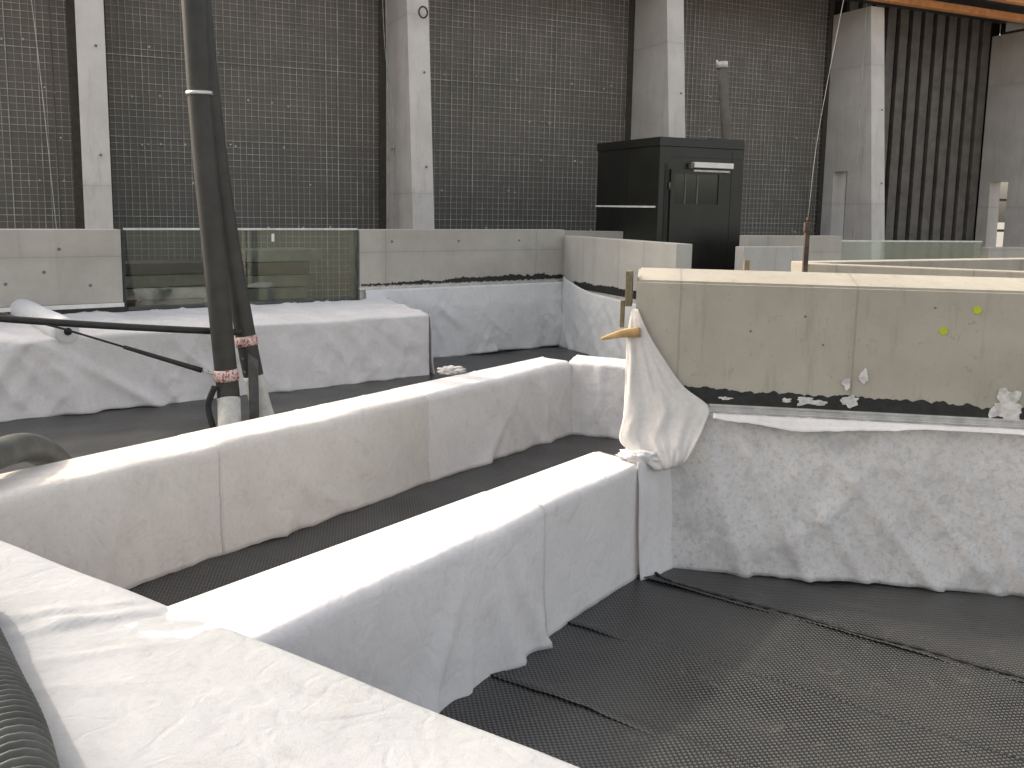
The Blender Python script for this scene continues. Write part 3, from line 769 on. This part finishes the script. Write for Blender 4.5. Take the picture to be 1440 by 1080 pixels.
# glazed end bay right of the last column
e = empty('glazed_facade', fpt(ss[5], 1.30), EA, label='glazed facade bay letting daylight through the slot of the right-edge column', cat='window')
bm = bmesh.new()
for x in (0, 1.2, 2.4, 3.6): box(bm, x, x + .07, 0, .08, -.03, 6.6)
link('window_frame', bm, 'dark_seal', e)
bm = bmesh.new()
for z in (.9, 1.62, 2.36, 3.4, 4.6): box(bm, .071, 3.6, .005, .07, z, z + .06)
link('glazing_bar', bm, 'dark_seal', e)
# eaves
e = empty('eaves_beam', fpt(-10, 0, 6.17), EA, label='lower orange timber eaves beam resting on the columns', cat='beam')
bm = bmesh.new(); box(bm, 0, 28, -.02, .16, .04, .18, bev=.01); link('beam_body', bm, 'orange', e)
bm = bmesh.new(); box(bm, 24.62, 28, .165, 1.28, -.02, .10); link('soffit', bm, 'orange_dark', e)
e = empty('eaves_beam', fpt(9.4, -.95, 6.22), EA, label='outer orange timber beam crossing the top right corner', cat='beam')
bm = bmesh.new(); box(bm, 0, 9, 0, .16, .05, .19, bev=.01); link('beam_body', bm, 'orange', e)
bm = bmesh.new(); box(bm, 0, 18, -1.6, 2.2, 0, .1); box(bm, -19.5, -.002, .0, 1.5, 0, .1)  # second box: unseen strip added to shade the column tops
tag(link('roof_deck', bm, 'deck', loc=fpt(9.4, 0, 6.48), rz=EA), 'dark roof deck over the orange beams at top right, extended unseen to shade columns', 'roof')

# hanging cables on the facade
def cable(pts, r, mat, label, n=6):
    bm = bmesh.new(); tube(bm, spline(pts, n), r, 6); return tag(link('hanging_cable', bm, mat, smooth=True), label, 'cable', None)
cable([fpt(-.50, .9, 6.2), fpt(-.56, .6, 4.2), fpt(-.50, .75, 3.2), fpt(-.58, .5, 1.2)], .010, 'cable', 'pale cable hanging beside the slotted column, the wavier of two')
cable([fpt(-.66, .6, 6.2), fpt(-.60, .6, 4.6), fpt(-.48, .55, 3.4), fpt(-.46, .5, 1.2)], .006, 'cable', 'thin pale wire hanging beside the slotted column, crossing the wavier cable')
cable([(2.16, 6.80, 1.95), (2.21, 6.83, 2.6), (2.40, 6.95, 3.75), (2.6, 7.0, 5.0)], .0015, 'cable', 'thin wire rising from the rusty post')
cable([fpt(9.35, .3, 6.2), fpt(9.32, .25, 4.0), fpt(9.2, .1, 1.5)], .008, 'cable', 'thin wire hanging beside the splayed column')
cable([fpt(-5.75, .6, 6.0), fpt(-5.6, .5, 4.0), fpt(-5.45, .5, 1.0)], .007, 'cable', 'pale slanting wire left of the leftmost column')
cable([fpt(-5.45, .8, 6.0), fpt(-5.42, .8, 1.0)], .012, 'steel', 'grey straight cable close to the leftmost column')

# ---------------------------------------------------------------- black poles with braces
def pole(name, pts, r, label, bands, sleeve, ring=None):
    e = empty(name, pts[0], 0, label=label, cat='pole', group='foam-wrapped leaning poles')
    o0 = Vector(pts[0])
    S = [Vector(p) - o0 for p in spline(pts, 10)]
    def at(z):
        for i in range(len(S) - 1):
            if S[i].z <= z <= S[i + 1].z:
                return S[i].lerp(S[i + 1], (z - S[i].z) / (S[i + 1].z - S[i].z))
        return S[-1]
    bm = bmesh.new(); tube(bm, [at(sleeve - .01)] + [p for p in S if p.z > sleeve], lambda i, n: r, 20); link('foam_wrap', bm, 'pipe', e)
    bm = bmesh.new(); tube(bm, [p for p in S if p.z < sleeve] + [at(sleeve)], lambda i, n: r * 1.02, 20); link('base_sleeve', bm, 'sleeve', e)
    for (z0, z1) in bands:
        bm = bmesh.new(); tube(bm, [at(z0), at((z0 + z1) / 2), at(z1)], r * 1.10, 20); link('tape_band', bm, 'tape', e)
    if ring:
        bm = bmesh.new(); tube(bm, [at(ring), at(ring + .03)], r * 1.13, 20); link('clamp_ring', bm, 'alu', e)
    return e
pole('leaning_pole', [(-2.445, 7.80, 0), (-2.505, 7.98, .30), (-2.535, 8.0, .60), (-2.60, 8.0, 1.50), (-2.68, 8.0, 2.60), (-2.722, 8.0, 3.68), (-2.80, 8.0, 5.8), (-2.86, 8.0, 7.2)], .098,
     'thick black foam-wrapped pole, nearer of the crossing pair, with pale clamp ring', [(.44, .54)], .28, 2.90)
pole('leaning_pole', [(-2.27, 8.33, 0), (-2.325, 8.35, .15), (-2.40, 8.35, .50), (-2.475, 8.35, .95), (-2.56, 8.35, 1.50), (-2.66, 8.35, 2.30), (-2.76, 8.36, 3.4), (-2.86, 8.38, 5.0), (-2.92, 8.40, 6.6)], .092,
     'black foam-wrapped pole, farther of the crossing pair, leaning to the left', [(.70, .79)], .42)
# steel fin between the poles
bm = bmesh.new(); 
prism(bm, [(-2.36, 8.10), (-2.28, 8.12), (-2.28, 8.14), (-2.36, 8.12)], 0, .58, ztop=[.66, .60, .60, .66])
bmesh.ops.create_uvsphere(bm, u_segments=8, v_segments=6, radius=.018, matrix=Matrix.Translation((-2.40, 8.06, .62)))
bmesh.ops.create_uvsphere(bm, u_segments=8, v_segments=6, radius=.018, matrix=Matrix.Translation((-2.385, 8.06, .50)))
tag(link('foot_plate', bm, 'steel'), 'grey steel foot plate standing between the two black poles', 'steel plate')
bm = bmesh.new(); tube(bm, spline([(-2.60, 7.90, .40), (-2.66, 7.9, .22), (-2.60, 7.86, .0)], 6), .028, 8)
tag(link('loose_strap', bm, 'dcable', smooth=True), 'short dark strap hanging beside the foot of the nearer pole', 'strap')
bm = bmesh.new(); tube(bm, [Vector((-2.45, 8.22, .84)).lerp(Vector((-4.9, 7.15, 1.125)), i / 12) + Vector((0, 0, -.02 * math.sin(math.pi * i / 12))) for i in range(13)], .030, 10)
br = tag(link('brace_tube', bm, 'rubber', smooth=True), 'black foam-covered brace running level from the poles to the left edge', 'brace')
st = empty('ratchet_strap', (-2.59, 7.93, .50), 0, label='dark lashing strap slanting from the nearer pole up to the fleece roll', cat='strap')
A_ = Vector((0, 0, 0)); B_ = Vector((-1.16, -.33, .43)); C_ = Vector((-1.75, -.45, .60))
bm = bmesh.new(); tube(bm, [A_.lerp(B_, .10 + .52 * i / 8) for i in range(9)], lambda i, n: .024 - .008 * i / n, 8); link('strap_sleeve', bm, 'rubber', st, smooth=True)
bm = bmesh.new(); tube(bm, [A_.lerp(B_, .6), B_, C_], .010, 6); link('strap_web', bm, 'dcable', st, smooth=True)
bm = bmesh.new(); tube(bm, [A_, A_.lerp(B_, .11)], .013, 8); box(bm, -.10, -.06, -.05, -.02, .02, .05, bev=.004); link('strap_buckle', bm, 'alu', st)

# ---------------------------------------------------------------- hoses
def hose(pts, r, ribs, label, mat='hose', n=60, rib=.006):
    P = spline(pts, n); L = sum((P[i + 1] - P[i]).length for i in range(len(P) - 1))
    bm = bmesh.new(); tube(bm, P, (lambda i, m: r + rib * math.cos(2 * math.pi * i * ribs / m)) if ribs else r, 20)
    return tag(link('hose', bm, mat, smooth=True), label, 'hose')
hose([(-3.5, 2.6, .62), (-2.9, 3.0, .742), (-2.34, 3.10, .742), (-1.84, 2.84, .74), (-1.58, 2.515, .742), (-1.345, 2.215, .742), (-1.15, 1.965, .742), (-.94, 1.64, .742)], .084, 78, 'thick ribbed grey-green hose lying on the near ledge at the left edge', n=140, rib=.0085)
hose([(-2.42, 5.05, .25), (-2.46, 4.86, .56), (-2.48, 4.60, .73), (-2.50, 4.30, .765), (-2.55, 4.04, .72), (-2.65, 3.82, .50), (-2.75, 3.64, .15)], .075, 0, 'smooth grey hose bent over the rear low wall at the left edge', n=14)
